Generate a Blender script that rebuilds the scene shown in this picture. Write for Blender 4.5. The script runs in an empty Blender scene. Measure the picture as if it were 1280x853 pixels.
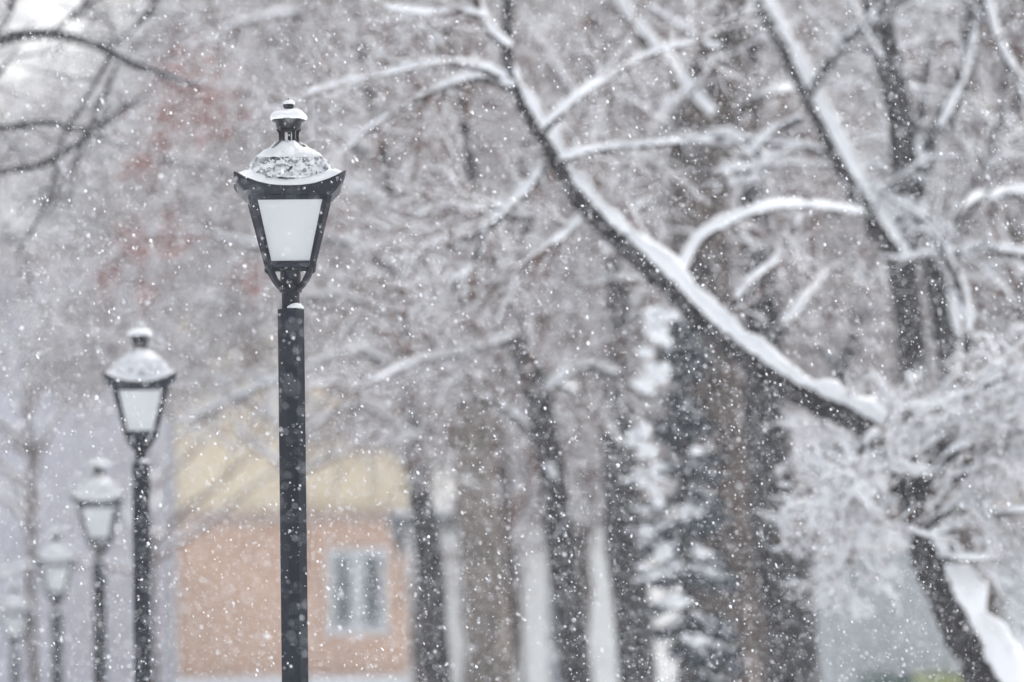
import bpy, math
import numpy as np
from mathutils import Matrix, Vector, noise as mnoise

# ------------------------------------------------------------------ camera
F_MM, SENSOR = 200.0, 36.0
FPX = F_MM / SENSOR * 1280.0
PITCH, ROLL = math.radians(5.01), math.radians(0.85)
CAM = np.array([0.0, 0.0, 1.6])
_f = np.array([0.0, math.cos(PITCH), math.sin(PITCH)])
_u0 = np.array([0.0, -math.sin(PITCH), math.cos(PITCH)])
_r0 = np.array([1.0, 0.0, 0.0])
_r = math.cos(ROLL) * _r0 - math.sin(ROLL) * _u0
_u = math.cos(ROLL) * _u0 + math.sin(ROLL) * _r0

sc = bpy.context.scene
COL = sc.collection
cd = bpy.data.cameras.new('camera')
cam = bpy.data.objects.new('camera', cd)
COL.objects.link(cam)
cd.sensor_width = SENSOR
cd.lens = F_MM
cd.clip_start = 0.3
cd.clip_end = 5000
cd.dof.use_dof = True
cd.dof.focus_distance = 23.5
cd.dof.aperture_fstop = 2.45
M = Matrix(((_r[0], _u[0], -_f[0], CAM[0]), (_r[1], _u[1], -_f[1], CAM[1]),
            (_r[2], _u[2], -_f[2], CAM[2]), (0, 0, 0, 1)))
cam.matrix_world = M
sc.camera = cam

# ------------------------------------------------------------------ sky, sun, exposure
SUN_EL, SUN_AZ = math.radians(48), math.radians(35)
w = bpy.data.worlds.new('World')
sc.world = w
w.use_nodes = True
nt = w.node_tree
nt.nodes.clear()
sky = nt.nodes.new('ShaderNodeTexSky')
sky.sky_type = 'NISHITA'
sky.sun_disc = False
sky.sun_elevation = SUN_EL
sky.sun_rotation = SUN_AZ
sky.air_density = 1.0
sky.dust_density = 6.0
sky.ozone_density = 1.0
hs = nt.nodes.new('ShaderNodeHueSaturation')
hs.inputs['Saturation'].default_value = 0.24
bg = nt.nodes.new('ShaderNodeBackground')
bg.inputs['Strength'].default_value = 0.12
wo = nt.nodes.new('ShaderNodeOutputWorld')
nt.links.new(sky.outputs[0], hs.inputs['Color'])
nt.links.new(hs.outputs[0], bg.inputs['Color'])
nt.links.new(bg.outputs[0], wo.inputs['Surface'])
sd = bpy.data.lights.new('sun', 'SUN')
sd.energy = 0.7
sd.angle = math.radians(40)
sd.color = (1.0, 0.97, 0.93)
sun = bpy.data.objects.new('sun', sd)
COL.objects.link(sun)
sdir = Vector((math.sin(SUN_AZ) * math.cos(SUN_EL), math.cos(SUN_AZ) * math.cos(SUN_EL), math.sin(SUN_EL)))
sun.rotation_euler = sdir.to_track_quat('Z', 'Y').to_euler()
sun.location = (0, 0, 60)
sc.view_settings.view_transform = 'Standard'
sc.view_settings.look = 'None'
sc.view_settings.exposure = 1.05
sc.view_settings.gamma = 1.0
sc.view_settings.use_curve_mapping = False
sc.render.engine = 'CYCLES'
sc.cycles.use_denoising = True
sc.cycles.use_adaptive_sampling = False
sc.cycles.max_bounces = 5
sc.cycles.diffuse_bounces = 3
sc.cycles.glossy_bounces = 2
sc.cycles.transmission_bounces = 2
sc.cycles.volume_bounces = 2
sc.cycles.caustics_reflective = False
sc.cycles.caustics_refractive = False

rng = np.random.default_rng(11)
HAZE_DENSITY = 0.0007


def P(px, py, D):
    return CAM + D * (_f + _r * ((px - 640.0) / FPX) + _u * ((426.5 - py) / FPX))


def proj(X):
    v = X - CAM
    d = v @ _f
    d = np.where(np.abs(d) < 1e-6, 1e-6, d)
    return 640 + FPX * (v @ _r) / d, 426.5 - FPX * (v @ _u) / d, d


# ------------------------------------------------------------------ materials
def mat(name, col, rough=0.8, metal=0.0, var=0.0, scale=4.0, bump=0.0, bscale=30.0, spec=0.3, col2=None, stretch=None, transl=0.0):
    m = bpy.data.materials.new(name)
    m.use_nodes = True
    n, l = m.node_tree.nodes, m.node_tree.links
    b = n['Principled BSDF']
    b.inputs['Base Color'].default_value = (*col, 1)
    b.inputs['Roughness'].default_value = rough
    b.inputs['Metallic'].default_value = metal
    b.inputs['Specular IOR Level'].default_value = spec
    tc = n.new('ShaderNodeTexCoord')
    mp = n.new('ShaderNodeMapping')
    l.new(tc.outputs['Object'], mp.inputs['Vector'])
    if stretch:
        mp.inputs['Scale'].default_value = stretch
    if var > 0 or col2:
        t = n.new('ShaderNodeTexNoise')
        t.inputs['Scale'].default_value = scale
        t.inputs['Detail'].default_value = 6
        l.new(mp.outputs[0], t.inputs['Vector'])
        r = n.new('ShaderNodeValToRGB')
        r.color_ramp.elements[0].position = 0.35
        r.color_ramp.elements[1].position = 0.65
        c2 = col2 if col2 else tuple(min(1, c * (1 + var)) for c in col)
        c1 = col if col2 else tuple(c * (1 - var) for c in col)
        r.color_ramp.elements[0].color = (*c1, 1)
        r.color_ramp.elements[1].color = (*c2, 1)
        l.new(t.outputs['Fac'], r.inputs[0])
        l.new(r.outputs[0], b.inputs['Base Color'])
    if bump > 0:
        t2 = n.new('ShaderNodeTexNoise')
        t2.inputs['Scale'].default_value = bscale
        t2.inputs['Detail'].default_value = 5
        l.new(mp.outputs[0], t2.inputs['Vector'])
        bp = n.new('ShaderNodeBump')
        bp.inputs['Strength'].default_value = bump
        bp.inputs['Distance'].default_value = 0.02
        l.new(t2.outputs['Fac'], bp.inputs['Height'])
        l.new(bp.outputs[0], b.inputs['Normal'])
    if transl > 0:
        tr = n.new('ShaderNodeBsdfTranslucent')
        tr.inputs['Color'].default_value = (*col, 1)
        mx = n.new('ShaderNodeMixShader')
        mx.inputs[0].default_value = transl
        l.new(b.outputs[0], mx.inputs[1])
        l.new(tr.outputs[0], mx.inputs[2])
        l.new(mx.outputs[0], n['Material Output'].inputs['Surface'])
    return m


M_SNOW = mat('snow', (0.86, 0.875, 0.90), 0.9, spec=0.1, bump=0.35, bscale=60)
M_TSNOW = mat('tree_snow', (0.84, 0.86, 0.89), 0.95, spec=0.05)
M_FLAKE = mat('flake', (0.9, 0.91, 0.93), 0.9, spec=0.1, transl=0.4)
M_IRON = mat('painted_iron', (0.008, 0.011, 0.018), 0.5, var=0.35, scale=9, bump=0.12, bscale=90, spec=0.22)
M_ROOF = mat('snow_dusted_iron', (0.018, 0.023, 0.030), 0.7, scale=34, col2=(0.74, 0.76, 0.80), bump=0.5, bscale=150, spec=0.2)
M_POST = mat('painted_post', (0.009, 0.013, 0.022), 0.5, var=0.3, scale=3.5, bump=0.06, bscale=60, spec=0.2, stretch=(4, 4, 0.8))
M_GLASS = mat('milk_glass', (0.77, 0.80, 0.815), 0.35, var=0.03, scale=5, spec=0.4, transl=0.35)
M_BARK = mat('dark_bark', (0.024, 0.022, 0.024), 0.95, var=0.6, scale=14, bump=0.8, bscale=26, spec=0.1, stretch=(1, 1, 0.3))
M_BARK_BR = mat('brown_bark', (0.065, 0.048, 0.040), 0.95, var=0.55, scale=9, bump=0.8, bscale=20, spec=0.1, stretch=(1, 1, 0.3))
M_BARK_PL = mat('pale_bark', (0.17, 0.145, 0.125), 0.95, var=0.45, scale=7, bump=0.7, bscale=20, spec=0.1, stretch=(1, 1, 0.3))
M_TWIG = mat('twig', (0.125, 0.074, 0.058), 0.95, var=0.3, scale=3, spec=0.05)
M_TWIG_D = mat('dark_twig', (0.055, 0.050, 0.055), 0.95, var=0.3, scale=3, spec=0.05)
M_RUST = mat('rusty_leaf', (0.26, 0.088, 0.070), 0.8, var=0.35, scale=6, spec=0.1, transl=0.3)
M_NEEDLE = mat('spruce_needle', (0.026, 0.045, 0.060), 0.8, var=0.35, scale=5, spec=0.1)


# ------------------------------------------------------------------ mesh helpers
def tag(o, label=None, cat=None, group=None, kind=None):
    if label: o['label'] = label
    if cat: o['category'] = cat
    if group: o['group'] = group
    if kind: o['kind'] = kind
    return o


def empty(name, loc, label=None, cat=None, group=None):
    o = bpy.data.objects.new(name, None)
    o.location = [float(v) for v in loc]
    o.empty_display_size = 0.3
    COL.objects.link(o)
    return tag(o, label, cat, group)


def link_mesh(name, V, F, m, parent=None, smooth=True, origin=None):
    """V (n,3) in world/parent space; F list of (array (k,c)) face arrays"""
    me = bpy.data.meshes.new(name)
    V = np.asarray(V, dtype=np.float32)
    if origin is not None:
        V = V - np.asarray(origin, dtype=np.float32)
    Fs = F if isinstance(F, (list, tuple)) and len(F) and isinstance(F[0], np.ndarray) and F[0].ndim == 2 else [np.asarray(F)]
    me.vertices.add(len(V))
    me.vertices.foreach_set('co', V.ravel())
    nl = sum(f.size for f in Fs)
    nf = sum(len(f) for f in Fs)
    me.loops.add(nl)
    me.polygons.add(nf)
    li = np.concatenate([f.ravel() for f in Fs]).astype(np.int32)
    tot = np.concatenate([np.full(len(f), f.shape[1], dtype=np.int32) for f in Fs])
    st = np.concatenate([[0], np.cumsum(tot)[:-1]]).astype(np.int32)
    me.loops.foreach_set('vertex_index', li)
    me.polygons.foreach_set('loop_start', st)
    me.polygons.foreach_set('loop_total', tot)
    me.polygons.foreach_set('use_smooth', np.full(nf, smooth, dtype=bool))
    me.update(calc_edges=True)
    me.materials.append(m)
    o = bpy.data.objects.new(name, me)
    COL.objects.link(o)
    if parent is not None:
        o.parent = parent
    return o


class Acc:
    """collects geometry for one mesh"""
    def __init__(self):
        self.V, self.F3, self.F4, self.n = [], [], [], 0

    def add(self, V, F):
        V = np.asarray(V, dtype=float).reshape(-1, 3)
        F = np.asarray(F, dtype=np.int64)
        if len(F):
            (self.F3 if F.shape[1] == 3 else self.F4).append(F + self.n)
        self.V.append(V)
        self.n += len(V)
        return self

    def box(self, x0, x1, y0, y1, z0, z1):
        V = [(x, y, z) for z in (z0, z1) for y in (y0, y1) for x in (x0, x1)]
        F = [(0, 2, 3, 1), (4, 5, 7, 6), (0, 1, 5, 4), (2, 6, 7, 3), (0, 4, 6, 2), (1, 3, 7, 5)]
        return self.add(V, F)

    def tubes(self, Pn, R, sides=4, cap=True, rough=0.0):
        """Pn (N,K,3), R (N,K)"""
        Pn = np.asarray(Pn, float)
        R = np.asarray(R, float)
        if Pn.ndim == 2:
            Pn, R = Pn[None], R[None]
        N, K, _ = Pn.shape
        if N == 0: return self
        T = np.gradient(Pn, axis=1)
        T /= np.linalg.norm(T, axis=2, keepdims=True) + 1e-9
        mean = Pn[:, -1] - Pn[:, 0]
        ref = np.zeros((N, 3))
        ref[np.arange(N), np.argmin(np.abs(mean), axis=1)] = 1
        U = np.cross(T, ref[:, None, :])
        U /= np.linalg.norm(U, axis=2, keepdims=True) + 1e-9
        W = np.cross(T, U)
        a = np.arange(sides) * 2 * math.pi / sides
        rr = R[:, :, None] * np.ones(sides)
        if rough > 0:
            rr = rr * (1 + rough * rng.normal(size=rr.shape))
        V = (Pn[:, :, None, :] + rr[..., None] * (np.cos(a)[None, None, :, None] * U[:, :, None, :] + np.sin(a)[None, None, :, None] * W[:, :, None, :]))
        base = (np.arange(N) * K * sides)[:, None, None]
        k = (np.arange(K - 1) * sides)[None, :, None]
        s = np.arange(sides)[None, None, :]
        s2 = (s + 1) % sides
        f = np.stack([base + k + s, base + k + s2, base + k + sides + s2, base + k + sides + s], axis=-1).reshape(-1, 4)
        self.add(V.reshape(-1, 3), f)
        if cap and sides == 4:
            nb = self.n - N * K * sides
            b = (np.arange(N) * K * sides)[:, None] + nb
            self.F4.append(b + np.array([[3, 2, 1, 0]]))
            self.F4.append(b + (K - 1) * sides + np.array([[0, 1, 2, 3]]))
        elif cap:
            nb = self.n - N * K * sides
            b = (np.arange(N) * K * sides)[:, None] + nb
            tri = np.array([[0, i, i + 1] for i in range(1, sides - 1)])
            self.F3.append((b[:, :, None] + tri[None, :, ::-1]).reshape(-1, 3))
            self.F3.append((b[:, :, None] + (K - 1) * sides + tri[None]).reshape(-1, 3))
        return self

    def build(self, name, m, parent=None, smooth=True, origin=None):
        if not self.V: return None
        Fs = []
        if self.F3: Fs.append(np.concatenate(self.F3))
        if self.F4: Fs.append(np.concatenate(self.F4))
        if not Fs: return None
        return link_mesh(name, np.concatenate(self.V), Fs, m, parent, smooth, origin)


def catmull(pts, n):
    pts = np.asarray(pts, float)
    p = np.vstack([2 * pts[0] - pts[1], pts, 2 * pts[-1] - pts[-2]])
    out = []
    segs = len(pts) - 1
    for u in np.linspace(0, segs - 1e-6, n):
        i = int(u)
        t = u - i
        a, b, c, d = p[i], p[i + 1], p[i + 2], p[i + 3]
        out.append(0.5 * ((2 * b) + (-a + c) * t + (2 * a - 5 * b + 4 * c - d) * t * t + (-a + 3 * b - 3 * c + d) * t ** 3))
    return np.array(out)


# ------------------------------------------------------------------ ground, path
LD = [(360.5, 123, 23.4), (174.5, 402, 35.0), (123.0, 569, 46.3), (70.0, 656, 57.4), (18.5, 726, 69.5)]
LTOP = [P(*l) for l in LD]
LAMP_H = 4.66
gy = [-400] + [t[1] for t in LTOP] + [800]
gz = [LTOP[0][2] - LAMP_H] + [t[2] - LAMP_H for t in LTOP] + [LTOP[-1][2] - LAMP_H]


def gh(x, y):
    return np.interp(y, gy, gz)


def build_ground():
    xs = np.linspace(-330, 330, 90)
    ys = np.concatenate([np.linspace(-50, 130, 120), np.linspace(135, 600, 60)])
    X, Y = np.meshgrid(xs, ys)
    Z = gh(X, Y) - 0.02 + 0.0 * X
    hum = 0.05 * np.sin(X * 0.31 + 1.3) * np.sin(Y * 0.27) + 0.03 * np.sin(X * 0.9) * np.cos(Y * 0.7)
    off = np.clip((np.abs(X - path_x(Y)) - 3.0) / 4.0, 0, 1)
    Z = Z + hum * off
    V = np.stack([X, Y, Z], -1).reshape(-1, 3)
    nx = len(xs)
    i, j = np.meshgrid(np.arange(len(ys) - 1), np.arange(nx - 1), indexing='ij')
    b = (i * nx + j).ravel()
    F = np.stack([b, b + 1, b + nx + 1, b + nx], -1)
    g = link_mesh('ground', V, F, M_SNOW)
    tag(g, 'snow covered park ground under the trees', kind='structure')


lx = [t[0] for t in LTOP]
ly = [t[1] for t in LTOP]


def path_x(y):
    c = np.polyfit(ly, lx, 1)
    return np.polyval(c, y) + 2.2


build_ground()
py = np.linspace(-20, 130, 80)
pc = path_x(py)
a = Acc()
V = np.concatenate([np.stack([pc - 1.5, py, gh(0, py) + 0.004], -1), np.stack([pc + 1.5, py, gh(0, py) + 0.004], -1)])
i = np.arange(79)
a.add(V, np.stack([i, i + 80, i + 81, i + 1], -1))
tag(a.build('path', mat('trodden_snow', (0.62, 0.64, 0.68), 0.9, var=0.12, scale=3, bump=0.6, bscale=12), None), 'trodden snowy park path beside the lamp row', kind='structure')
for s in (-1, 1):
    a = Acc()
    for k in range(75):
        x = pc[k] + s * 1.56
        a.box(x - 0.06, x + 0.06, py[k] + 0.01, py[k + 1] - 0.01, gh(0, py[k]) - 0.08, gh(0, py[k]) + 0.10)
    tag(a.build('kerb', mat('kerb_stone', (0.32, 0.32, 0.33), 0.9, var=0.2, scale=8), None, smooth=False), 'concrete kerb edging the snowy path', kind='structure')


# ------------------------------------------------------------------ street lamps
def sq_ring(h, z, n=16, corner=0.0, zc=0.0):
    """points round a square of half size h, 4*n points; edges lift to the corners"""
    pts = []
    for s in range(4):
        for k in range(n):
            t = -1 + 2 * k / n
            e = abs(t) ** 2.6
            hh = h * (1 + corner * e - (0.045 * max(0.0, (abs(t) - 0.8) / 0.2) ** 2 if corner > 0.05 else 0))
            x, y = t * hh, -hh
            for _ in range(s):
                x, y = -y, x
            pts.append((x, y, z + zc * e))
    return np.array(pts)


def rings(acc, rs, close_top=False, close_bot=False):
    n = len(rs[0])
    k = np.arange(n)
    V = np.concatenate(rs)
    F = []
    for i in range(len(rs) - 1):
        F.append(np.stack([i * n + k, i * n + (k + 1) % n, (i + 1) * n + (k + 1) % n, (i + 1) * n + k], -1))
    base = acc.n
    acc.add(V, np.concatenate(F))
    for flag, idx, rev in ((close_top, len(rs) - 1, False), (close_bot, 0, True)):
        if flag:
            c = acc.n
            acc.add([rs[idx].mean(axis=0)], np.zeros((0, 3), int))
            f = np.stack([base + idx * n + k, base + idx * n + (k + 1) % n, np.full(n, c)], -1)
            acc.F3.append(f[:, ::-1] if rev else f)
    return acc


def circ(r, z, n=24, ph=0.0, cx=0, cy=0):
    t = np.arange(n) * 2 * math.pi / n + ph
    return np.stack([cx + r * np.cos(t), cy + r * np.sin(t), np.full(n, z)], -1)


def nz(p, s=1.0, seed=0.0):
    return mnoise.fractal(Vector((p[0] * s + seed, p[1] * s - seed, p[2] * s + 2 * seed)), 0.8, 2.1, 4)


def bar(acc, p0, p1, w0, w1=None, d=None):
    """square bar from p0 to p1"""
    w1 = w1 or w0
    acc.tubes(np.array([p0, p1]), np.array([w0, w1]) * 0.7071, 4)


def make_lamp(idx, top, rot, label, cover, seed):
    gz_ = top[2] - LAMP_H
    root = empty('street_lamp', (top[0], top[1], gz_), label, 'street lamp', 'iron street lamps lining the snowy park path')
    root.rotation_euler = (0, 0, rot)
    PT = LAMP_H - 0.872            # top of the post
    # post: octagonal shaft
    a = Acc()
    o8 = math.pi / 8
    R = 0.054 / math.cos(o8)
    rings(a, [circ(R * 1.01, 0.5, 8, o8), circ(R, 1.0, 8, o8), circ(R, PT - 0.004, 8, o8), circ(R - 0.004, PT, 8, o8)], True, False)
    a.build('post', M_POST, root, smooth=False)
    a = Acc()
    prof = [(0.17, -0.05), (0.17, 0.06), (0.15, 0.08), (0.15, 0.12), (0.105, 0.2), (0.09, 0.42), (0.105, 0.45), (0.105, 0.49), (0.075, 0.52), (0.062, 0.56)]
    rings(a, [circ(r, z, 24) for r, z in prof], True, False)
    a.build('pedestal', M_POST, root, smooth=False)
    # neck and bracket block
    a = Acc()
    rings(a, [circ(0.037, PT, 20), circ(0.037, PT + 0.068, 20), circ(0.046, PT + 0.070, 20), circ(0.048, PT + 0.09, 20), circ(0.043, PT + 0.094, 20), circ(0.042, PT + 0.155, 20), circ(0.035, PT + 0.160, 20)], True, True)
    a.build('neck', M_IRON, root, smooth=False)
    # four curved fork arms
    zb, ht, hb, zt = PT + 0.172, 0.154, 0.088, PT + 0.455
    for s in ((-1, -1), (1, -1), (1, 1), (-1, 1)):
        pts = catmull([(s[0] * 0.030, s[1] * 0.030, PT + 0.088), (s[0] * 0.045, s[1] * 0.045, PT + 0.096), (s[0] * 0.060, s[1] * 0.060, PT + 0.116),
                       (s[0] * 0.075, s[1] * 0.075, PT + 0.144), (s[0] * hb, s[1] * hb, zb + 0.004)], 12)
        a = Acc()
        a.tubes(pts, np.linspace(0.010, 0.013, 12), 8)
        a.build('arm', M_IRON, root)
    # lantern frame: corner posts, lower ring, upper ring
    fr = Acc()
    cs = [(-1, -1), (1, -1), (1, 1), (-1, 1)]
    for s in cs:
        bar(fr, (s[0] * hb, s[1] * hb, zb), (s[0] * ht, s[1] * ht, zt), 0.019, 0.026)
        # knob on the lower corner
        rings(fr, [circ(r, z, 10, 0, s[0] * (hb + 0.002), s[1] * (hb + 0.002)) for r, z in ((0.008, zb - 0.016), (0.015, zb - 0.008), (0.017, zb + 0.004), (0.011, zb + 0.014))], True, True)
    for k in range(4):
        s, t = cs[k], cs[(k + 1) % 4]
        bar(fr, (s[0] * hb, s[1] * hb, zb + 0.006), (t[0] * hb, t[1] * hb, zb + 0.006), 0.019)
        bar(fr, (s[0] * ht, s[1] * ht, zt - 0.004), (t[0] * ht, t[1] * ht, zt - 0.004), 0.022)
    fr.build('lantern_frame', M_IRON, root, smooth=False)
    # inner tray under the glass with the lamp socket
    a = Acc()
    rings(a, [circ(0.020, PT + 0.158, 16), circ(0.028, PT + 0.175, 16), circ(0.028, PT + 0.20, 16)], True, True)
    a.box(-0.012, 0.012, -hb + 0.01, hb - 0.01, zb - 0.006, zb + 0.004)
    a.build('socket', M_IRON, root, smooth=False)
    # four panes
    for k in range(4):
        s, t = np.array(cs[k], float), np.array(cs[(k + 1) % 4], float)
        nrm = -(s + t) / 2
        off = nrm * 0.002
        q = []
        for dd in (0.0, 0.004):
            for (h, z) in ((hb, zb + 0.016), (ht, zt - 0.010)):
                for e in (s, t):
                    p = e * (h + 0.0005) + off + nrm * dd - (e - (s + t) / 2) * 0.010
                    q.append((p[0], p[1], z))
        F = np.array([(0, 1, 3, 2), (5, 4, 6, 7), (0, 4, 5, 1), (2, 3, 7, 6), (0, 2, 6, 4), (1, 5, 7, 3)])
        a = Acc().add(q, F)
        a.build('glass_pane', M_GLASS, root, smooth=False)
    # flared brim with lifted corners
    n = 16
    a = Acc()
    outer = [sq_ring(0.160, zt - 0.008, n), sq_ring(0.168, zt - 0.001, n), sq_ring(0.178, zt + 0.006, n, 0.02, 0.004), sq_ring(0.197, zt + 0.018, n, 0.07, 0.022),
             sq_ring(0.209, zt + 0.028, n, 0.12, 0.052), sq_ring(0.211, zt + 0.032, n, 0.125, 0.058), sq_ring(0.204, zt + 0.034, n, 0.11, 0.055),
             sq_ring(0.160, zt + 0.050, n, 0.03, 0.02)]
    rings(a, outer, True, True)
    a.build('brim', M_IRON, root)
    # roof dome (square, bulging), shoulder and collar
    dz = PT
    a = Acc()
    prof = [(0.174, 0.500), (0.174, 0.522), (0.169, 0.530), (0.162, 0.552), (0.151, 0.580), (0.136, 0.607), (0.130, 0.614), (0.112, 0.622), (0.098, 0.636), (0.076, 0.658), (0.052, 0.682), (0.046, 0.690)]
    rings(a, [sq_ring(h, dz + z, n) for h, z in prof], True, False)
    roof = a.build('roof', M_ROOF, root)
    # chimney crown: four little legs, a flaring bowl, a cap
    a = Acc()
    for k in range(5):
        t = k * math.pi * 0.4 + 0.25
        c0 = np.array([math.cos(t), math.sin(t), 0])
        a.tubes(np.array([c0 * 0.040 + (0, 0, dz + 0.680), c0 * 0.036 + (0, 0, dz + 0.70), c0 * 0.037 + (0, 0, dz + 0.730), c0 * 0.044 + (0, 0, dz + 0.748)]), np.array([0.012, 0.0075, 0.0075, 0.011]), 6)
    rings(a, [circ(0.020, dz + 0.732, 24), circ(0.042, dz + 0.741, 24), circ(0.051, dz + 0.753, 24), circ(0.055, dz + 0.772, 24), circ(0.068, dz + 0.777, 24), circ(0.070, dz + 0.784, 24), circ(0.055, dz + 0.792, 24), circ(0.020, dz + 0.806, 24)], True, True)
    a.build('chimney', M_IRON, root)
    a = Acc()
    prof = [(0.010, 0.800), (0.008, 0.815), (0.014, 0.824), (0.021, 0.834), (0.023, 0.843), (0.019, 0.853), (0.010, 0.859), (0.004, 0.862), (0.003, 0.868), (0.0015, 0.873)]
    rings(a, [circ(r, dz + z, 16) for r, z in prof], True, True)
    a.build('finial', M_IRON, root)

    # ---- snow
    # on the brim
    a = Acc()
    lv = []
    m = 8
    for v in range(m + 1):
        u = v / m
        hin, hout = 0.150, 0.209
        h = hout + (hin - hout) * u
        rr = sq_ring(h, dz, 24, 0.095 * (1 - u), 0.0)
        for q, p in enumerate(rr):
            t = -1 + 2 * (q % 24) / 24
            e = abs(t) ** 2.6
            zb0 = 0.436 + 0.049 + 0.053 * e
            bulge = (0.016 + 0.010 * cover) * math.sin(math.pi * min(1, u * 1.5) * 0.5) ** 0.6
            inner = 0.024 * u * (1.3 - 0.6 * e)
            thin = 1 - 0.55 * e
            z_ = dz + zb0 + bulge * thin + inner + 0.006 * nz(p, 28, seed)
            if v == 0: z_ = dz + zb0 - 0.002
            rr[q, 2] = z_
        lv.append(rr)
    rings(a, lv, False, False)
    # patchy snow over the dome faces
    prof = np.array([(0.174, 0.522), (0.169, 0.530), (0.162, 0.552), (0.151, 0.580), (0.136, 0.607), (0.130, 0.614)])
    zs = np.linspace(0, 1, 22)
    lv = []
    for u in zs:
        fi = u * (len(prof) - 1)
        i0 = min(int(fi), len(prof) - 2)
        h, z = prof[i0] * (1 - fi + i0) + prof[i0 + 1] * (fi - i0)
        rr = sq_ring(h, dz + z, 40)
        for q in range(len(rr)):
            t = -1 + 2 * (q % 40) / 40
            cov = 0.0015 + 0.010 * cover + 0.016 * nz(rr[q], 42, seed + 3) + 0.012 * nz(rr[q], 130, seed)
            cov -= 0.010 * (1 - cover) * (abs(t) ** 6)
            cov -= 0.008 * (1 - cover) * (u > 0.82)
            k = 1 + cov / h
            rr[q, 0] *= k
            rr[q, 1] *= k
            rr[q, 2] += max(cov, -0.004) * 0.5
        lv.append(rr)
    rings(a, lv, False, False)
    # shoulder heap
    lv = []
    prof = [(0.133, 0.612), (0.134, 0.619), (0.122, 0.631), (0.104, 0.646), (0.080, 0.665), (0.060, 0.681), (0.045, 0.690), (0.02, 0.692)]
    for h, z in prof:
        rr = sq_ring(h, dz + z + 0.006 * cover, 24)
        for q in range(len(rr)):
            d = 0.009 * nz(rr[q], 26, seed + 7)
            rr[q, :2] *= 1 + d / h
            rr[q, 2] += d * 0.6
        # round the square towards the top
        ang = np.arctan2(rr[:, 1], rr[:, 0])
        k = np.clip((0.13 - h) / 0.08, 0, 1)[None] if False else max(0.0, min(1.0, (0.125 - h) / 0.06))
        cr = h * 1.08
        rr[:, 0] = rr[:, 0] * (1 - k) + cr * np.cos(ang) * k
        rr[:, 1] = rr[:, 1] * (1 - k) + cr * np.sin(ang) * k
        lv.append(rr)
    rings(a, lv, True, False)
    # cap on the chimney
    lv = []
    for r, z in [(0.071, 0.781), (0.077, 0.788), (0.076, 0.797), (0.069, 0.806), (0.056, 0.815), (0.038, 0.822), (0.018, 0.826)]:
        rr = circ(r, dz + z, 36)
        for q in range(36):
            d = 0.007 * nz(rr[q], 24, seed + 1)
            rr[q, :2] *= 1 + d / r
            rr[q, 2] += d * (0.8 if z > 0.79 else 0.3) + 0.010 * cover * (z > 0.79)
        lv.append(rr)
    rings(a, lv, True, True)
    # on the ball
    lv = []
    for r, z in [(0.0235, 0.846), (0.024, 0.851), (0.021, 0.857), (0.015, 0.862), (0.006, 0.865)]:
        rr = circ(r, dz + z, 16, 0, 0.003, -0.001)
        lv.append(rr)
    rings(a, lv, True, True)
    a.build('snow_cap', M_SNOW, root)
    # little heap on the shoulder of the post
    a = Acc()
    lv = []
    for r, z in [(1.0, 0.001), (0.95, 0.009), (0.7, 0.018), (0.35, 0.024), (0.1, 0.026)]:
        t = np.arange(20) * 2 * math.pi / 20
        c = np.array([0.016, -0.018])
        rr = np.stack([c[0] + r * 0.037 * np.cos(t), c[1] + r * 0.033 * np.sin(t), np.full(20, dz + z)], -1)
        lv.append(rr)
    rings(a, lv, True, True)
    a.build('snow_heap', M_SNOW, root)
    return root


lamp_labels = [
    'nearest and sharpest black lantern post with patchy snow on its dome',
    'second lantern post from the front, blurred, standing left of the sharp one',
    'third lantern post along the row, between the second and fourth lanterns',
    'fourth lantern post along the row, small, with a thick white snow hat',
    'farthest faint lantern post at the left edge of the photo']
for k in range(5):
    make_lamp(k, LTOP[k], [0.05, 0.06, 0.02, 0.09, 0.0][k], lamp_labels[k], [0.0, 0.7, 0.5, 1.3, 0.0][k], 3.1 * k + 1.7)


# ------------------------------------------------------------------ buildings
def wallbox(x0, x1, y0, y1, z0, z1):
    return Acc().box(x0, x1, y0, y1, z0, z1)


def XZ(px, py, D):
    p = P(px, py, D)
    return p[0], p[2]


M_WIN = mat('window_glass', (0.16, 0.19, 0.20), 0.2, var=0.3, scale=1.2, spec=0.6)
M_FRAME = mat('white_frame', (0.72, 0.75, 0.76), 0.6, var=0.05, scale=4)


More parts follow.
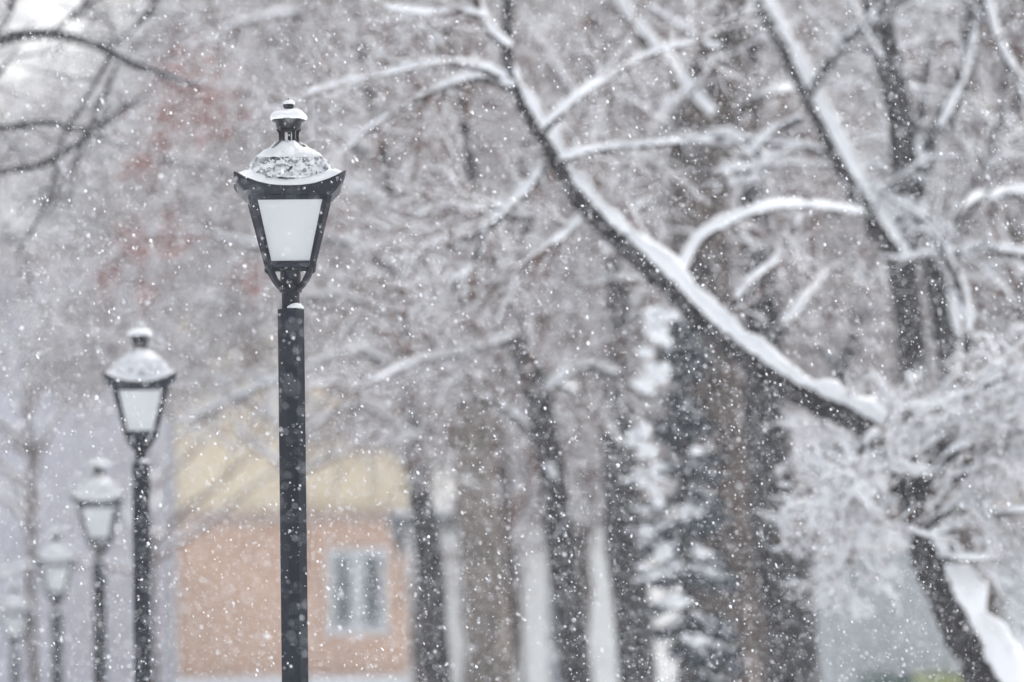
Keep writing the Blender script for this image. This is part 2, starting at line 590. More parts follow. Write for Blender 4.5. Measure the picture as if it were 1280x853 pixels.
def window(parent, xc, zc, wd, hg, y, nl=2, fr=0.075, frame_m=None):
    """frame with panes as sub-parts, on a facade whose face is at y (front = -Y)"""
    a = Acc()
    x0, x1, z0, z1 = xc - wd / 2, xc + wd / 2, zc - hg / 2, zc + hg / 2
    a.box(x0, x0 + fr, y - 0.05, y + 0.02, z0, z1)
    a.box(x1 - fr, x1, y - 0.05, y + 0.02, z0, z1)
    a.box(x0 + fr, x1 - fr, y - 0.05, y + 0.02, z0, z0 + fr)
    a.box(x0 + fr, x1 - fr, y - 0.05, y + 0.02, z1 - fr, z1)
    for k in range(1, nl):
        xm = x0 + (x1 - x0) * k / nl
        a.box(xm - fr * 0.8, xm + fr * 0.8, y - 0.045, y + 0.02, z0 + fr, z1 - fr)
    f = a.build('window', frame_m or M_FRAME, parent, smooth=False)
    p = Acc().box(x0 + fr, x1 - fr, y - 0.02, y + 0.01, z0 + fr, z1 - fr)
    p.build('pane', M_WIN, f, smooth=False)
    s = Acc().box(x0 - 0.08, x1 + 0.08, y - 0.16, y - 0.001, z0 - 0.07, z0 - 0.003)
    s.build('sill', M_FRAME, f, smooth=False)
    s = Acc()
    rr = catmull([(x0 - 0.06, y - 0.08, z0 + 0.02), (xc, y - 0.08, z0 + 0.03), (x1 + 0.06, y - 0.08, z0 + 0.02)], 8)
    s.tubes(rr, np.full(8, 0.05), 6)
    s.build('snow_on_sill', M_SNOW, f)
    return f


def hip_roof(name, x0, x1, y0, y1, z, h, m, parent, over=0.4, lift=0.0):
    x0 -= over; x1 += over; y0 -= over; y1 += over
    r = min(x1 - x0, y1 - y0) / 2 * 0.98
    ym = (y0 + y1) / 2
    xa, xb = (x0 + r, x1 - r) if (x1 - x0) > (y1 - y0) else ((x0 + x1) / 2 - 0.05, (x0 + x1) / 2 + 0.05)
    ya, yb = (ym - 0.05, ym + 0.05) if (x1 - x0) > (y1 - y0) else (y0 + r, y1 - r)
    V = [(x0, y0, z), (x1, y0, z), (x1, y1, z), (x0, y1, z),
         (x0, y0, z + 0.12 + lift), (x1, y0, z + 0.12 + lift), (x1, y1, z + 0.12 + lift), (x0, y1, z + 0.12 + lift),
         (xa, ya, z + h + lift), (xb, ya, z + h + lift), (xb, yb, z + h + lift), (xa, yb, z + h + lift)]
    F = [(3, 2, 1, 0), (0, 1, 5, 4), (1, 2, 6, 5), (2, 3, 7, 6), (3, 0, 4, 7), (4, 5, 9, 8), (5, 6, 10, 9), (6, 7, 11, 10), (7, 4, 8, 11), (8, 9, 10, 11)]
    return Acc().add(V, F).build(name, m, parent, smooth=False)


def brick(name, c, v=0.10):
    return mat(name, c, 0.9, var=v, scale=0.8, bump=0.2, bscale=14)


# --- peach and cream house
D = 112.0
xl, _ = XZ(221, 700, D)
xr, _ = XZ(524, 700, D)
_, z_band = XZ(370, 648, D)
_, z_low = XZ(370, 846, D)
_, z_top = XZ(370, 390, D)
yb = P(370, 700, D)[1]
g0 = float(gh(0, yb))
hroot = empty('town_house', (xl, yb, g0), 'peach and cream house with white framed window behind the lamp row', 'house')
M_PEACH = brick('peach_render', (0.68, 0.46, 0.33))
M_CREAM = brick('cream_render', (0.84, 0.72, 0.52))
M_TRIM = mat('trim', (0.62, 0.62, 0.60), 0.9, var=0.1, scale=2)


def reloc(o, root):
    """geometry was written in world space: keep it there under an offset root"""
    if o is None: return
    o.matrix_parent_inverse = Matrix.Translation(Vector(root.location)).inverted()


def fin(root):
    for c in root.children:
        reloc(c, root)


Acc().box(xl, xr, yb, yb + 9, g0 - 0.3, z_low - 0.12).build('ground_floor_wall', M_TRIM, hroot, smooth=False)
Acc().box(xl + 0.003, xr - 0.003, yb + 0.003, yb + 9, z_low - 0.12, z_band - 0.14).build('upper_wall', M_PEACH, hroot, smooth=False)
Acc().box(xl + 0.003, xr - 0.003, yb + 0.003, yb + 9, z_band + 0.14, z_top).build('attic_wall', M_CREAM, hroot, smooth=False)
Acc().box(xl - 0.02, xr + 0.06, yb - 0.18, yb + 9.1, z_band - 0.14, z_band + 0.14).build('string_course', mat('course', (0.50, 0.38, 0.31), 0.9, var=0.1), hroot, smooth=False)
Acc().box(xl - 0.02, xr + 0.10, yb - 0.30, yb - 0.003, z_low - 0.22, z_low - 0.02).build('ledge', M_SNOW, hroot, smooth=False)
Acc().box(xr - 0.22, xr + 0.03, yb - 0.06, yb + 0.2, z_low - 0.01, z_band - 0.145).build('pilaster', M_FRAME, hroot, smooth=False)
wx, wz = XZ(447, 738, D)
window(hroot, wx, wz, 75 / FPX * D, 104 / FPX * D, yb, 2, 0.13)
wx2, wz2 = XZ(285, 560, D)
wx3, wz3 = XZ(330, 930, D)
window(hroot, wx3, 3.0 + g0, 1.1, 1.5, yb, 2, 0.1)
window(hroot, wx, 3.0 + g0, 1.1, 1.5, yb, 2, 0.1)
rf = hip_roof('roof', xl, xr, yb, yb + 9, z_top, 2.2, mat('slate', (0.16, 0.15, 0.16), 0.8, var=0.2, scale=4), hroot)
hip_roof('snow_on_roof', xl, xr, yb, yb + 9, z_top + 0.13, 2.2, M_SNOW, hroot, 0.36, 0.02)
a = Acc().tubes(np.array([(xl - 0.08, yb - 0.1, g0), (xl - 0.08, yb - 0.1, z_top)]), np.array([0.06, 0.06]), 10)
a.build('downpipe', mat('zinc', (0.35, 0.37, 0.42), 0.5), hroot)
fin(hroot)

# --- pale blue-grey house further left
D = 120.0
xa, _ = XZ(-180, 700, D)
xb, _ = XZ(213, 700, D)
_, z1 = XZ(60, 300, D)
yb2 = P(60, 700, D)[1]
r2 = empty('plastered_house', (xa, yb2, g0), 'long pale lilac grey house fading in the snow behind the small lamps', 'house')
M_LILAC = brick('lilac_render', (0.56, 0.57, 0.65), 0.06)
Acc().box(xa, xb, yb2, yb2 + 9, g0 - 0.3, z1).build('wall', M_LILAC, r2, smooth=False)
Acc().box(xa - 0.1, xb + 0.1, yb2 - 0.15, yb2 - 0.003, z1 - 0.35, z1 - 0.1).build('cornice', M_TRIM, r2, smooth=False)
hip_roof('roof', xa, xb, yb2, yb2 + 9, z1, 2.0, mat('slate_pale', (0.25, 0.25, 0.27), 0.8), r2)
hip_roof('snow_on_roof', xa, xb, yb2, yb2 + 9, z1 + 0.13, 2.0, M_SNOW, r2, 0.36, 0.02)
for k in range(2):
    window(r2, xa + 2.2 + k * 2.6, 3.0 + g0, 1.1, 1.7, yb2, 2, 0.09)
fin(r2)

# --- white colonnade with a snowy canopy roof, right of the peach house
D = 100.0
xa, zc = XZ(545, 655, D)
xb, _ = XZ(800, 655, D)
yc = P(660, 655, D)[1]
r3 = empty('veranda', (xa, yc, g0), 'grey veranda with white columns and a flat snowy roof seen between dark trunks', 'veranda')
M_GREYW = brick('grey_render', (0.36, 0.38, 0.42), 0.08)
M_WHITE = mat('white_plaster', (0.80, 0.81, 0.80), 0.8, var=0.06, scale=2)
Acc().box(xa, xb, yc + 1.6, yc + 7, g0 - 0.3, zc - 0.13).build('wall', M_GREYW, r3, smooth=False)
x_e, _ = XZ(486, 655, D)
Acc().box(x_e, xb + 0.5, yc - 0.3, yc + 7.3, zc - 0.12, zc + 0.14).build('roof', mat('dark_sheet_roof', (0.06, 0.075, 0.085), 0.7, var=0.2), r3, smooth=False)
Acc().box(x_e + 0.05, xb + 0.45, yc - 0.27, yc + 7.2, zc + 0.141, zc + 0.25).build('snow_on_roof', M_SNOW, r3, smooth=False)
for px, wpx in ((569, 32), (642, 24), (666, 38), (753, 36)):
    cx_, _ = XZ(px, 750, D)
    hw = wpx / 2 / FPX * D
    top = zc - 0.125 if px != 664 else XZ(664, 765, D)[1]
    a = Acc()
    yy = yc + (0.1 if px != 664 else -0.4)
    a.box(cx_ - hw, cx_ + hw, yy, yy + 2 * hw, g0 - 0.2, top)
    a.box(cx_ - hw - 0.05, cx_ + hw + 0.05, yy - 0.05, yy + 2 * hw + 0.05, g0 - 0.2, g0 + 0.3)
    if px != 664:
        a.box(cx_ - hw - 0.04, cx_ + hw + 0.04, yy - 0.04, yy + 2 * hw + 0.04, top - 0.16, top - 0.003)
    a.build('column', M_WHITE, r3, smooth=False)
for px in (604, 705):
    wxx, wzz = XZ(px, 760, D)
    window(r3, wxx, wzz, 0.8, 1.6, yc + 1.6, 1, 0.08)
fin(r3)

# --- grey-blue pavilion at the right, with a green awning below
D = 90.0
xa, z1 = XZ(1040, 690, D)
xb, _ = XZ(1330, 690, D)
yk = P(1150, 700, D)[1]
_, z0 = XZ(1140, 842, D)
r4 = empty('pavilion', (xa, yk, g0), 'flat grey blue ribbed pavilion wall with a green awning beneath snowy twigs', 'pavilion')
M_RIB = mat('ribbed_sheet', (0.36, 0.395, 0.41), 0.6, var=0.06, scale=1.5)
a = Acc().box(xa, xb, yk, yk + 5, g0 - 0.3, z1)
for k in range(11):
    x = xa + 0.1 + k * (xb - xa - 0.2) / 10
    a.box(x - 0.03, x + 0.03, yk - 0.03, yk - 0.001, z0, z1 - 0.01)
a.build('wall', M_RIB, r4, smooth=False)
Acc().box(xa - 0.15, xb + 0.15, yk - 0.2, yk + 5.2, z1 + 0.001, z1 + 0.2).build('roof', M_TRIM, r4, smooth=False)
Acc().box(xa - 0.12, xb + 0.12, yk - 0.17, yk + 5.15, z1 + 0.201, z1 + 0.36).build('snow_on_roof', M_SNOW, r4, smooth=False)
aw = [XZ(1075, 846, D)[0], XZ(1140, 846, D)[0], XZ(1215, 846, D)[0]]
for k, (c_, nm) in enumerate((((0.05, 0.11, 0.09), 'dark_green'), ((0.34, 0.38, 0.12), 'yellow_green'))):
    V = [(aw[k], yk - 0.9, z0 - 0.45), (aw[k + 1] - 0.02, yk - 0.9, z0 - 0.45), (aw[k + 1] - 0.02, yk - 0.002, z0), (aw[k], yk - 0.002, z0)]
    V += [(x, y, z - 0.05) for x, y, z in V]
    F = [(0, 1, 2, 3), (7, 6, 5, 4), (0, 4, 5, 1), (1, 5, 6, 2), (2, 6, 7, 3), (3, 7, 4, 0)]
    o = Acc().add(V, F).build('awning', mat(nm, c_, 0.8, var=0.2, scale=5), r4, smooth=False)
    o['label'] = 'dark green awning panel' if k == 0 else 'yellow green awning panel'
fin(r4)

# --- apricot house behind the right-hand trees
D = 124.0
xa, z1 = XZ(915, 330, D)
xb, _ = XZ(1330, 330, D)
ya = P(1000, 700, D)[1]
r5 = empty('apartment_house', (xa, ya, g0), 'tall apricot coloured house glimpsed in slivers behind the dark trunks at right', 'house')
Acc().box(xa, xb, ya, ya + 10, g0 - 0.3, z1).build('wall', brick('apricot_render', (0.47, 0.37, 0.31)), r5, smooth=False)
Acc().box(xa - 0.2, xb + 0.2, ya - 0.25, ya - 0.002, z1 - 0.4, z1 - 0.01).build('cornice', M_TRIM, r5, smooth=False)
hip_roof('roof', xa, xb, ya, ya + 10, z1, 2.5, mat('slate_b', (0.2, 0.19, 0.2), 0.8), r5)
hip_roof('snow_on_roof', xa, xb, ya, ya + 10, z1 + 0.13, 2.5, M_SNOW, r5, 0.36, 0.02)
for zz in (3.0, 6.6, 10.2):
    for k in range(3):
        window(r5, xa + 1.5 + k * 2.2, zz + g0, 1.1, 1.7, ya, 2, 0.09)
fin(r5)


# ------------------------------------------------------------------ trees
SN = np.array([0.34, -0.12, 0.93])
SN = SN / np.linalg.norm(SN)


def snow_tubes(acc, Pn, R, amt=1.0, base=0.010, sides=4, lo=0.45, hi=0.9, gap=0.0, lump=0.15, rough=0.0):
    Pn = np.asarray(Pn, float)
    R = np.asarray(R, float)
    if Pn.ndim == 2: Pn, R = Pn[None], R[None]
    if len(Pn) == 0: return
    T = np.gradient(Pn, axis=1)
    T /= np.linalg.norm(T, axis=2, keepdims=True) + 1e-9
    sp = SN - (T @ SN)[..., None] * T
    m = np.linalg.norm(sp, axis=2)
    k = np.clip((m - lo) / (hi - lo), 0, 1)
    k = k * k * (3 - 2 * k)
    lm = np.clip(1 + lump * rng.normal(size=R.shape), 0.5, 1.7)
    if gap > 0:
        k = k * np.clip((rng.random(R.shape) - gap) * 4, 0, 1)
    sr = (R * 0.78 * amt + base * amt) * lm
    off = sp / (m[..., None] + 1e-6) * ((R * 0.62 + sr * 0.45) * k)[..., None]
    rad = R * 0.6 * (1 - k) + sr * k
    keep = k.max(axis=1) > 0.12
    rad[:, 0] *= 0.7
    rad[:, -1] *= 0.6
    acc.tubes((Pn + off)[keep], rad[keep], sides, rough=rough)


def in_view(X, mask=True, x0=-230, x1=1510, y0=-230, y1=1000):
    px, py_, d = proj(X)
    ok = (px > x0) & (px < x1) & (py_ > y0) & (py_ < y1)
    if mask:
        # the lower left stays free of branches in the photograph (pruned park trees)
        lim = np.interp(px, [-300, 190, 240, 330, 420, 520, 560, 2000], [500, 560, 565, 555, 560, 590, 9999, 9999])
        ok &= py_ < lim - 28 + 42 * rng.normal(size=np.shape(px))
    return ok


def grow(Pp, Rp, n, L, ang, t0=0.15, K=4, curve=0.25, droop=0.0, r0=0.02, r1=0.006, flat=1.0, up=0.0, t1=1.0, mask=True):
    """children for each parent polyline; returns (N,K,3),(N,K)"""
    N, Kp, _ = Pp.shape
    if N == 0:
        return np.zeros((0, K, 3)), np.zeros((0, K))
    idx = np.repeat(np.arange(N), n)
    t = rng.uniform(t0, t1, len(idx)) * (Kp - 1)
    i0 = np.minimum(t.astype(int), Kp - 2)
    fr = (t - i0)[:, None]
    pos = Pp[idx, i0] * (1 - fr) + Pp[idx, i0 + 1] * fr
    tan = Pp[idx, i0 + 1] - Pp[idx, i0]
    tan /= np.linalg.norm(tan, axis=1, keepdims=True) + 1e-9
    rad = Rp[idx, i0] * (1 - fr[:, 0]) + Rp[idx, i0 + 1] * fr[:, 0]
    ok = in_view(pos, mask)
    pos, tan, rad, t = pos[ok], tan[ok], rad[ok], t[ok]
    n_ = len(pos)
    rv = rng.normal(size=(n_, 3))
    rv[:, 2] *= flat
    pr = rv - (rv * tan).sum(1, keepdims=True) * tan
    pr /= np.linalg.norm(pr, axis=1, keepdims=True) + 1e-9
    aa = rng.uniform(ang * 0.6, ang * 1.3, n_)[:, None]
    d = np.cos(aa) * tan + np.sin(aa) * pr
    d[:, 2] += up
    d /= np.linalg.norm(d, axis=1, keepdims=True)
    ln = rng.uniform(L[0], L[1], n_) * (1.15 - 0.55 * t / (Kp - 1))
    st = (ln / (K - 1))[:, None]
    out = np.zeros((n_, K, 3))
    out[:, 0] = pos
    for k in range(1, K):
        d = d + rng.normal(size=(n_, 3)) * curve
        d[:, 2] += droop
        d /= np.linalg.norm(d, axis=1, keepdims=True)
        pos = pos + d * st
        out[:, k] = pos
    rs = np.minimum(r0, rad * 0.75)
    re = np.minimum(r1, rs * 0.6)
    s = np.linspace(0, 1, K)[None]
    return out, rs[:, None] * (1 - s) + re[:, None] * s


def main_poly(pts, D, n=None, dcurve=0.0, amp=0.0):
    """traced px skeleton [(px,py,width px)] -> world polyline at depth D"""
    pts = np.array(pts, float)
    n = n or max(8, len(pts) * 4)
    c = catmull(pts, n)
    dd = D + dcurve * np.linspace(0, 1, n) ** 1.5
    ph = rng.uniform(0, 6)
    out = np.array([P(c[i, 0], c[i, 1], dd[i] + amp * 3 * math.sin(i / n * 9.0 + ph)) for i in range(n)])
    rad = np.maximum(c[:, 2], 2) / 2 / FPX * dd
    return out, rad


class Tree:
    def __init__(self, name, base, label, cat='tree', group=None, bark=None, twig=None):
        self.root = empty(name, base, label, cat, group)
        self.bark = bark or M_BARK
        self.twig = twig or M_TWIG
        self.trunk, self.crown, self.snow = Acc(), Acc(), Acc()
        self.limbs = []

    def stem(self, Pm, Rm, amt=1.0, lo=0.45, base=0.012, hi=0.9, lump=0.12, gap=0.0, part=None):
        acc = Acc() if part else self.trunk
        acc.tubes(Pm, Rm, 10, rough=0.07)
        if part: self.limbs.append((part, acc))
        if amt > 0:
            snow_tubes(self.snow, Pm, Rm, amt, base, 8, lo, hi, lump=lump, gap=gap)

    def twigs(self, Pm, Rm, sides=4, amt=1.0, base=0.010, lo=0.35, hi=0.8, gap=0.0, ssides=4):
        self.crown.tubes(Pm, Rm, sides, cap=sides > 3)
        if amt > 0: snow_tubes(self.snow, Pm, Rm, amt, base, ssides, lo, hi, gap=gap)

    def brush(self, Pm, Rm, levels, snow=1.0, base=(0.012, 0.011, 0.009), gap=0.1, mask=True):
        """levels: list of dict for grow()"""
        if Pm.ndim == 2: Pm, Rm = Pm[None], Rm[None]
        cur = (Pm, Rm)
        allv = []
        for i, lv in enumerate(levels):
            cur = grow(cur[0], cur[1], mask=mask, **lv)
            s = 4 if i < len(levels) - 1 else 3
            self.twigs(cur[0], cur[1], s, snow, base[min(i, 2)], gap=gap, ssides=4 if i < 2 else 3)
            allv.append(cur)
        return allv

    def done(self):
        o = self.trunk.build('trunk', self.bark, self.root)
        for nm, acc in self.limbs: acc.build(nm, self.bark, self.root)
        self.crown.build('crown', self.twig, self.root)
        self.snow.build('snow_load', M_TSNOW, self.root)
        fin(self.root)


def base_of(pts, D):
    p = P(pts[0][0], pts[0][1], D)
    return (p[0], p[1], float(gh(0, p[1])))


def to_ground(Pm, Rm):
    """extend the first point of a stem to the ground"""
    p = Pm[0].copy()
    g = float(gh(0, p[1])) - 0.1
    if p[2] > g:
        q = p.copy(); q[2] = g
        Pm = np.vstack([q, Pm]); Rm = np.concatenate([[Rm[0] * 1.15], Rm])
    return Pm, Rm


def smooth_noise(n, amp, k=5):
    v = rng.normal(size=n + 4 * k)
    ker = np.hanning(2 * k + 1)
    v = np.convolve(v, ker / ker.sum(), 'same')[2 * k:2 * k + n]
    return np.clip(1 + amp * v / (v.std() + 1e-9), 0.45, 1.7)


# ---- A: the leaning, snow-laden tree whose limb crosses the right half
D = 40.0
A_main = [(1420, 1345, 80), (1330, 1050, 66), (1243, 870, 58), (1185, 755, 50), (1150, 670, 46), (1138, 600, 44), (1108, 556, 40), (1060, 520, 38), (1000, 492, 35),
          (940, 452, 33), (880, 403, 31), (820, 342, 31), (770, 296, 30), (722, 245, 28), (690, 190, 24), (655, 135, 20), (636, 85, 17), (634, 30, 15), (640, -60, 12), (655, -200, 7)]
tA = Tree('leaning_tree', base_of(A_main, D), 'leaning tree whose long dark limb, thickly edged with snow, crosses the right half', 'tree', None, M_BARK, M_TWIG)
Pm, Rm = main_poly(A_main, D, 240, 0.0, 0.05)
Rm = Rm * 0.9
Pm, Rm = to_ground(Pm, Rm)
tA.stem(Pm, Rm, 0.0)
snow_tubes(tA.snow, Pm[6:54], Rm[6:54] * smooth_noise(48, 0.18, 4), 1.08, 0.01, 18, 0.26, 0.56, lump=0.03, rough=0.07)
snow_tubes(tA.snow, Pm[53:78], Rm[53:78] * smooth_noise(25, 0.25, 3), 0.62, 0.008, 16, 0.30, 0.62, lump=0.06, rough=0.09)
snow_tubes(tA.snow, Pm[77:150], Rm[77:150] * smooth_noise(73, 0.14, 5), 0.95, 0.008, 16, 0.32, 0.62, lump=0.04, rough=0.09)
snow_tubes(tA.snow, Pm[149:214], Rm[149:214] * smooth_noise(65, 0.16, 4), 0.85, 0.006, 16, 0.32, 0.66, lump=0.05, rough=0.09)
snow_tubes(tA.snow, Pm[213:], Rm[213:], 0.8, 0.01, 8, 0.30, 0.8, lump=0.08, rough=0.06)
A_b = [
    [(640, 112, 11), (600, 98, 10), (560, 108, 8), (515, 130, 6), (465, 160, 4), (430, 190, 2.5)],
    [(630, 100, 10), (595, 85, 9), (545, 82, 7), (490, 92, 5), (430, 104, 4), (380, 118, 2.5)],
    [(634, 60, 9), (612, 40, 8), (596, 10, 8), (585, -40, 6), (575, -110, 4)],
    [(604, 22, 7), (570, 14, 6), (530, 18, 5), (480, 10, 3)],
    [(684, 205, 12), (655, 243, 10), (622, 276, 10), (590, 296, 8), (550, 305, 7), (520, 322, 5), (505, 352, 3)],
    [(640, 258, 8), (600, 262, 6), (560, 258, 5), (520, 268, 3)],
    [(606, 288, 7), (590, 330, 7), (570, 352, 5), (562, 385, 3)],
    [(700, 205, 9), (735, 190, 7), (790, 185, 6), (850, 178, 4)],
    [(680, 165, 9), (722, 122, 8), (770, 92, 7), (820, 66, 5), (880, 50, 3)],
    [(735, 262, 10), (700, 300, 7), (660, 330, 5), (630, 380, 3)],
    [(840, 360, 10), (868, 310, 10), (905, 283, 9), (960, 262, 8), (1020, 260, 7), (1078, 268, 5)],
    [(900, 418, 9), (930, 360, 6), (975, 320, 5), (1000, 270, 3)],
]
for q, b in enumerate(A_b):
    Pb, Rb = main_poly(b, D, 26, rng.uniform(-1.2, 1.2), 0.04)
    tA.stem(Pb, Rb, 1.05, 0.15, 0.018 if q in (4, 10) else 0.012, 0.5, part='branch')
    tA.brush(Pb, Rb, [dict(n=3 if q in (10, 11) else 8, L=(0.35, 1.05), ang=0.8, K=6, curve=0.2, droop=0.0, r0=0.012, r1=0.004),
                      dict(n=7, L=(0.15, 0.45), ang=0.8, K=4, curve=0.25, r0=0.006, r1=0.003),
                      dict(n=3, L=(0.08, 0.22), ang=0.8, K=3, curve=0.25, r0=0.004, r1=0.002)], 0.9, (0.006, 0.005, 0.004), gap=0.18)
# fine snow-covered sprays round the fork and to the right of it
A_s = [
    [(1135, 575, 12), (1090, 590, 9), (1050, 612, 7), (1022, 650, 4)],
    [(1140, 590, 12), (1105, 630, 9), (1075, 670, 6), (1050, 720, 3)],
    [(1120, 560, 12), (1150, 520, 10), (1200, 500, 8), (1260, 470, 6), (1330, 450, 4)],
    [(1150, 620, 12), (1190, 570, 10), (1240, 545, 8), (1300, 530, 6)],
    [(1160, 660, 12), (1205, 620, 9), (1260, 600, 7), (1330, 600, 4)],
    [(1138, 590, 10), (1080, 560, 6), (1035, 555, 4)],
    [(1140, 575, 10), (1200, 530, 8), (1265, 500, 6), (1330, 500, 4)],
    [(1150, 620, 10), (1215, 590, 8), (1275, 570, 6), (1340, 560, 4)],
    [(1165, 670, 10), (1220, 650, 8), (1280, 640, 6), (1340, 640, 4)],
    [(1160, 640, 10), (1230, 560, 8), (1290, 540, 6), (1350, 590, 4)],
    [(1175, 700, 9), (1235, 700, 7), (1290, 690, 5), (1340, 710, 3)],
    [(1120, 565, 9), (1090, 545, 7), (1060, 590, 5), (1030, 600, 3)],
]
for q, b in enumerate(A_s):
    Pb, Rb = main_poly(b, D - 0.15, 14, rng.uniform(-1.2, 1.4), 0.05)
    tA.stem(Pb, Rb, 1.0, 0.3, 0.014, 0.75, part='branch')
    tA.brush(Pb, Rb, [dict(n=15, L=(0.3, 0.9), ang=0.9, K=5, curve=0.3, droop=-0.03, r0=0.009, r1=0.004),
                      dict(n=7, L=(0.14, 0.36), ang=0.9, K=4, curve=0.35, r0=0.005, r1=0.003),
                      dict(n=4, L=(0.06, 0.16), ang=0.9, K=3, curve=0.35, r0=0.004, r1=0.003)], 1.05, (0.011, 0.009, 0.007), gap=0.08)
tA.done()

# ---- B: the forked dark tree at the right
D = 46.0
B_m = [(1320, 1300, 56), (1262, 950, 50), (1205, 760, 44), (1160, 640, 40), (1141, 550, 38), (1140, 440, 36), (1128, 330, 36), (1131, 210, 36), (1116, 100, 33), (1092, 0, 30), (1070, -120, 22), (1060, -300, 10)]
tB = Tree('forked_tree', base_of(B_m, D), 'dark forked tree rising to the top right corner, its left fork edged with snow', 'tree', None, M_BARK, M_TWIG_D)
Pm, Rm = main_poly(B_m, D, 44, 0, 0.05)
Pm, Rm = to_ground(Pm, Rm)
tB.stem(Pm, Rm, 0.4, 0.5, 0.006, 0.9)
B_l = [
    [(1128, 335, 26), (1100, 292, 25), (1060, 222, 24), (1020, 142, 22), (980, 60, 20), (945, -10, 17), (925, -110, 12), (910, -230, 6)],
    [(1132, 300, 22), (1150, 212, 26), (1180, 150, 24), (1206, 90, 22), (1218, 10, 22), (1225, -100, 16), (1235, -230, 8)],
    [(1152, 615, 38), (1172, 560, 40), (1192, 480, 38), (1180, 390, 34), (1160, 310, 30), (1142, 240, 20), (1150, 150, 12), (1165, 40, 8)],
    [(1186, 360, 10), (1184, 320, 10), (1190, 278, 10), (1214, 252, 10), (1270, 242, 10), (1350, 250, 8)],
    [(1188, 320, 10), (1230, 312, 10), (1290, 320, 8), (1350, 318, 5)],
    [(1010, 120, 12), (1050, 60, 12), (1085, 30, 9), (1130, -20, 6)],
    [(1052, 205, 10), (1010, 185, 8), (960, 182, 8), (905, 172, 7), (850, 180, 5)],
    [(1000, 150, 9), (960, 170, 9), (925, 205, 7), (895, 240, 5)],
    [(1208, 440, 12), (1206, 380, 10), (1186, 330, 9), (1164, 286, 7)],
    [(940, -20, 10), (900, 60, 9), (860, 40, 8), (810, 10, 6)],
    [(1225, -20, 10), (1250, 60, 8), (1285, 110, 7), (1340, 150, 4)],
    [(1150, 210, 12), (1100, 60, 9), (1120, -40, 7)],
]
for q, b in enumerate(B_l):
    Pb, Rb = main_poly(b, D, max(40, len(b) * 8), rng.uniform(-1, 2), 0.04)
    tB.stem(Pb, Rb, 0.95 if q in (0, 3, 4) else (0.9 if q not in (1, 2) else 0.45), 0.22 if q in (0, 3, 4) else 0.36, 0.010, 0.66 if q in (0, 3, 4) else 0.7, part='branch' if q > 2 else 'limb')
    tB.brush(Pb, Rb, [dict(n=1 if q in (6, 7, 9) else 5, L=(0.6, 1.5), ang=0.8, K=6, curve=0.2, r0=0.018, r1=0.006),
                      dict(n=5, L=(0.25, 0.7), ang=0.8, K=4, curve=0.28, r0=0.009, r1=0.004),
                      dict(n=3, L=(0.12, 0.32), ang=0.8, K=3, curve=0.3, r0=0.005, r1=0.003)], 1.0, (0.012, 0.010, 0.008), gap=0.1)
tB.done()

# ---- middle trees: traced trunks, grown crowns
MID = [
    ('broad_trunk_tree', 50.5, M_BARK_BR, 'broad brown trunked tree, its thick stem blurred behind the crossing limb', [
        (900, 1240, 84), (904, 853, 80), (896, 600, 74), (882, 430, 74), (872, 250, 78), (884, 130, 74), (912, 40, 56), (940, -60, 32), (955, -220, 16)]),
    ('stout_tree', 52, M_BARK, 'stout dark tree standing just right of the spruce under the crossing limb', [
        (1002, 1260, 58), (992, 853, 56), (980, 730, 58), (960, 600, 64), (955, 450, 50), (950, 330, 42), (940, 230, 30), (938, 100, 22), (950, -80, 14)]),
    ('tilted_tree', 60, M_BARK, 'thin tilted dark tree between the stout trunk and the forked tree', [
        (1000, 1240, 46), (1003, 853, 42), (1000, 700, 36), (1024, 580, 28), (1052, 470, 22), (1080, 380, 17), (1095, 250, 12), (1120, 80, 8)]),
    ('slanting_tree', 49.5, M_BARK, 'slender dark tree slanting to the left between the white veranda columns', [
        (742, 1260, 40), (720, 853, 37), (702, 700, 35), (690, 600, 34), (672, 500, 33), (645, 420, 30), (620, 350, 25), (600, 290, 18), (585, 180, 12), (560, 40, 8)]),
    ('upright_tree', 58, M_BARK, 'dark upright tree left of the spruce and right of the white columns', [
        (805, 1250, 50), (798, 853, 50), (782, 700, 48), (773, 560, 44), (768, 480, 36), (776, 400, 28), (760, 320, 22), (746, 260, 18), (735, 150, 13), (745, 0, 9)]),
    ('pale_trunk_tree', 67, M_BARK_PL, 'pale brown trunked tree right of the peach house', [
        (640, 1220, 62), (614, 853, 58), (601, 700, 54), (590, 560, 50), (584, 420, 40), (570, 300, 28), (560, 150, 20), (540, 0, 14), (535, -150, 8)]),
    ('rusty_leaf_tree', 60, M_BARK, 'thin dark tree at the house corner with a few rusty leaves left on its branches', [
        (560, 1240, 36), (546, 853, 34), (536, 700, 34), (522, 600, 26), (508, 480, 20), (500, 340, 15), (480, 200, 12), (450, 60, 9), (430, -120, 6)]),
]
